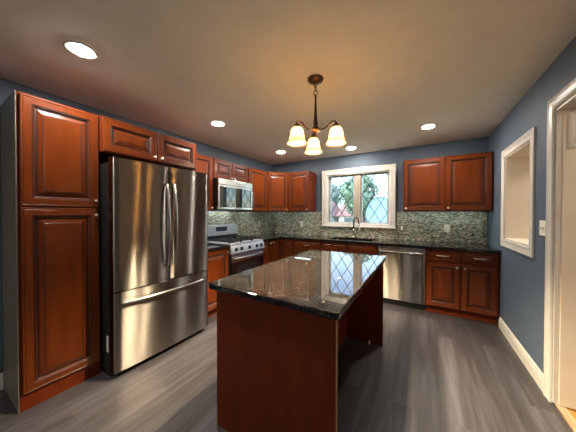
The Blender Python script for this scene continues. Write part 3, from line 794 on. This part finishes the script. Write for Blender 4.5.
hl = thing('hall_fill_lamp', 'added round fill lamp on the ceiling of the next room beyond the doorway', 'ceiling lamp', (W + .95, -1.25, H))  # next-room lamps are added to brighten the niche and doorway
MB().lathe([(0, -.0005), (.15, -.0005), (.15, -.02), (.13, -.025), (0, -.025)], seg=24).build('base', BRONZE, hl)
MB().lathe([(0, -.0255), (.14, -.0255), (.13, -.06), (.09, -.09), (.0, -.10)], seg=24).build('glass_bowl', emis('hall_fill_glow', (1, .90, .80), HALL_FILL), hl)
hl2 = copy_tree(hl); hl2.location = (W + .85, -3.2, H); hl2['label'] = 'second added fill lamp on the ceiling of the next room, behind the open door'

# ------------------------------------------------------------------ under-cabinet lights
LEDM = emis('lit_cool_strip', (.74, .96, 1.0), LED)
def strip(label, x0, x1, y, rz=0, loc=None):
    t = thing('under_cabinet_light', label, 'light strip', loc or (0, 0, 0), rz, 'slim light strips under the wall cabinets')
    MB().box(x0, x1, y - .016, y + .016, UB + .008, UB + .0175, bev=.001).build('housing', PLASTIC, t)
    MB().box(x0 + .01, x1 - .01, y - .012, y + .012, UB + .0068, UB + .0078).build('diffuser', LEDM, t)
strip('slim light strip under the wide right wall cabinet', 2.74, 3.66, -.12)
strip('slim light strip under the cabinet just left of the window', .66, 1.04, -.12)
strip('slim light strip under the cabinet right of the microwave', .06, .50, -.12, R90, (0, Y1, 0))
strip('slim light strip under the narrow cabinet beside the refrigerator', .06, .46, -.12, R90, (0, -2.46, 0))
strip('slim light strip under the diagonal corner cabinet', .14, .44, -.13)

# ------------------------------------------------------------------ chandelier
CX, CY = 2.182, -2.513
ch = thing('chandelier', 'bronze three-light chandelier with amber glass bell shades', 'chandelier', (CX, CY, 0))
MB().lathe([(0, H - .0005), (.062, H - .0005), (.064, H - .008), (.058, H - .020), (.03, H - .030), (.012, H - .036), (0, H - .038)], seg=28).build('canopy', BRONZE, ch)
# chain links
for k, (zc, rot) in enumerate(((H - .050, 0), (H - .080, R90))):
    pts = [(.012 * math.cos(a) * math.cos(rot), .012 * math.cos(a) * math.sin(rot), zc + .020 * math.sin(a)) for a in [2 * PI * i / 16 for i in range(17)]]
    MB().tube(pts, .0032, seg=8, caps=False).build('chain_link', BRONZE, ch)
pts = [(.016 * math.cos(a), 0, H - .113 + .019 * math.sin(a)) for a in [2 * PI * i / 18 for i in range(19)]]
MB().tube(pts, .004, seg=8, caps=False).build('loop_ring', BRONZE, ch)
zt = H - .132
MB().lathe([(0, zt + .002), (.008, zt), (.009, zt - .02), (.0075, zt - .03), (.010, zt - .12), (.015, zt - .20), (.020, zt - .235), (.013, zt - .245), (.024, zt - .258), (.032, zt - .275), (.030, zt - .292), (.016, zt - .303), (.010, zt - .312), (.013, zt - .322), (0, zt - .332)], seg=20).build('stem', BRONZE, ch)
zh = zt - .275; za = zh - .036
ANG0 = math.atan2(4.216 - 2.513, CX - 2.934) + .10   # one arm points away from the viewer
for k in range(3):
    a = ANG0 + k * 2 * PI / 3; ca, sa = math.cos(a), math.sin(a)
    P = lambda r, z: (r * ca, r * sa, z)
    arm = MB().tube([P(.026, zh), P(.05, zh - .012), P(.078, zh - .008), P(.10, za + .038), P(.125, za + .060), P(.150, za + .070), P(.168, za + .066), P(.174, za + .045)], [.0065] * 8, seg=10).build('arm', BRONZE, ch)
    tp = za + .048
    MB().lathe([(0, tp + .012), (.008, tp + .010), (.011, tp), (.022, tp - .010), (.030, tp - .026), (.030, tp - .032), (0, tp - .030)], P(.174, 0), seg=18).build('shade_holder', BRONZE, arm)
    sprof = [(.027, tp - .030), (.040, tp - .040), (.049, tp - .062), (.054, tp - .095), (.060, tp - .125), (.072, tp - .148), (.086, tp - .160)]
    inner = [(r - .003, z) for r, z in sprof[::-1]]
    MB().lathe(sprof + inner, P(.174, 0), seg=28, caps=False).build('glass_shade', SHADE, arm)
    MB().lathe([(0, tp - .046), (.011, tp - .050), (.013, tp - .058), (.021, tp - .070), (.0245, tp - .084), (.021, tp - .098), (.011, tp - .107), (0, tp - .109)], P(.174, 0), seg=16).build('bulb', BULBM, arm)
    MB().lathe([(.012, tp - .030), (.012, tp - .056)], P(.174, 0), seg=12).build('socket', PLASTIC, arm)

# ------------------------------------------------------------------ outside the window
GZ = -1.3
gr = MB().box(-45, 40, .6, 90, GZ - .2, GZ).build('lawn', GRASS); gr['kind'] = 'structure'
def gable_house(label, x0, x1, y0, y1, ze, zr, axis, wm, rm, windows, name='house'):
    t = thing(name, label, 'house' if name == 'house' else 'shed', ((x0 + x1) / 2, (y0 + y1) / 2, GZ))
    hx, hy, e_, r_ = (x1 - x0) / 2, (y1 - y0) / 2, ze - GZ, zr - GZ
    b = MB(); b.box(-hx, hx, -hy, hy, 0, e_)
    if axis == 'y':   # gable faces -y
        b.grid([[(-hx, y, e_), (hx, y, e_), (0, y, r_)] for y in (-hy, hy)], 0, True, False, True)
    else:
        b.grid([[(x, -hy, e_), (x, hy, e_), (x, 0, r_)] for x in (-hx, hx)], 0, True, False, True)
    b.build('walls', wm, t)
    b = MB(); o = .3; th = .12
    if axis == 'y':
        s_ = (r_ - e_) / hx
        sec = [(-hx - o, e_ - o * s_), (0, r_), (hx + o, e_ - o * s_), (hx + o, e_ - o * s_ + th), (0, r_ + th), (-hx - o, e_ - o * s_ + th)]
        b.grid([[(x, y, z + .01) for x, z in sec] for y in (-hy - o, hy + o)], 0, True, False, True)
    else:
        s_ = (r_ - e_) / hy
        sec = [(-hy - o, e_ - o * s_), (0, r_), (hy + o, e_ - o * s_), (hy + o, e_ - o * s_ + th), (0, r_ + th), (-hy - o, e_ - o * s_ + th)]
        b.grid([[(x, y, z + .01) for y, z in sec] for x in (-hx - o, hx + o)], 0, True, False, True)
    b.build('roof', rm, t)
    for (u, z, w_, h_) in windows:
        wf = MB().box(u - w_ / 2 - .1, u + w_ / 2 + .1, -hy - .06, -hy - .005, z - h_ / 2 - .1, z + h_ / 2 + .1, bev=.01).build('window', SIDING, t)
        MB().box(u - w_ / 2, u + w_ / 2, -hy - .075, -hy - .062, z - h_ / 2, z + h_ / 2).build('pane', TEAL, wf)
    return t
gable_house('white gabled house with steep front, at left edge of window view', -11.6, -8.0, 24, 32, 1.2, 3.2, 'y', SIDING, ROOF, [(0, 2.2, 1.2, 1.2)])
gable_house('low white house with faded red roof seen in the left window', -7.2, -1.2, 27, 34, 1.1, 2.9, 'x', SIDING, ROOF, [(-1.6, 1.6, 1.3, 1.0), (.2, 1.6, 1.3, 1.0), (1.9, 1.6, 1.1, 1.0)])
# pale blue shed with rounded roof
t = thing('garden_shed', 'pale blue garden shed with rounded roof, seen in the right window', 'shed', (.35, 14.5, GZ))
b = MB(); sec = [(-.95, 0), (-.95, 2.3)] + [(-.95 * math.cos(PI * k / 12), 2.3 + 1.55 * math.sin(PI * k / 12)) for k in range(1, 12)] + [(.95, 2.3), (.95, 0)]
b.grid([[(x, y, z) for x, z in sec] for y in (-1.3, 1.3)], 0, True, False, True); b.build('walls', BLUES, t)
b = MB(); sec = [(-1.02 * math.cos(PI * k / 12), 2.28 + 1.62 * math.sin(PI * k / 12)) for k in range(13)] + [(-.95 * math.cos(PI * k / 12), 2.30 + 1.555 * math.sin(PI * k / 12)) for k in range(12, -1, -1)]
b.grid([[(x, y, z) for x, z in sec] for y in (-1.4, 1.4)], 0, True, False, True); b.build('roof', mat('blue_shed_roof', srgb(150, 186, 212), .6), t)
MB().box(-.45, .45, -1.34, -1.305, .05, 2.0, bev=.01).build('door', SIDING, t)
# white picket fence
pf = thing('picket_fence', 'white picket fence across the yard outside the window', 'fence', (-2.0, 12.0, GZ))
b = MB(); b.box(-4, 5, .02, .06, .5, .6).box(-4, 5, .02, .06, 1.5, 1.6)
b.build('rails', SIDING, pf)
b = MB()
for k in range(60): b.box(-4 + k * .15, -4 + k * .15 + .09, 0, .019, .1, 1.85)
b.build('pickets', SIDING, pf)
def tree(label, x, y, h, r, lm, n=900):
    t = thing('tree', label, 'tree', (x, y, GZ), 0, 'trees outside the window')
    MB().tube([(0, 0, 0), (.05, 0, h * .3), (0, .05, h * .6), (.02, 0, h * .8)], [.03 * h, .024 * h, .016 * h, .008 * h], seg=8).build('trunk', BARK, t)
    b = MB(); lobes = []
    for k in range(11):
        a = random.uniform(0, 2 * PI); rr = random.uniform(0, r * .62); z = h * random.uniform(.5, .88)
        lobes.append((Vector((rr * math.cos(a), rr * math.sin(a), z)), r * random.uniform(.34, .55)))
    for c, R_ in lobes:
        for k in range(n // 11):
            d_ = Vector((random.gauss(0, 1), random.gauss(0, 1), random.gauss(0, 1))).normalized()
            p = c + d_ * R_ * random.uniform(.65, 1.05); s_ = random.uniform(.10, .2) * r / 2.2
            u = Vector((random.gauss(0, 1), random.gauss(0, 1), random.gauss(0, 1))).normalized(); v_ = u.cross(d_)
            if v_.length < .1: continue
            v_.normalize(); u = v_.cross(d_)
            q = [p + u * s_, p + v_ * s_ * .6, p - u * s_, p - v_ * s_ * .6]
            b.bm.faces.new([b.bm.verts.new(c_) for c_ in q])
    b.build('crown', lm, t)
tree('bushy green tree filling the right window beside the shed', -1.6, 16.5, 6.3, 2.3, LEAF, 2600)
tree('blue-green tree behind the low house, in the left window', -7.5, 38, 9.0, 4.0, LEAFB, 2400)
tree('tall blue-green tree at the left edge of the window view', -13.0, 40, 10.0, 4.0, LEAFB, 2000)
tree('green tree behind the shed at the right edge of the window', 1.6, 22, 6.6, 2.2, LEAF, 2000)
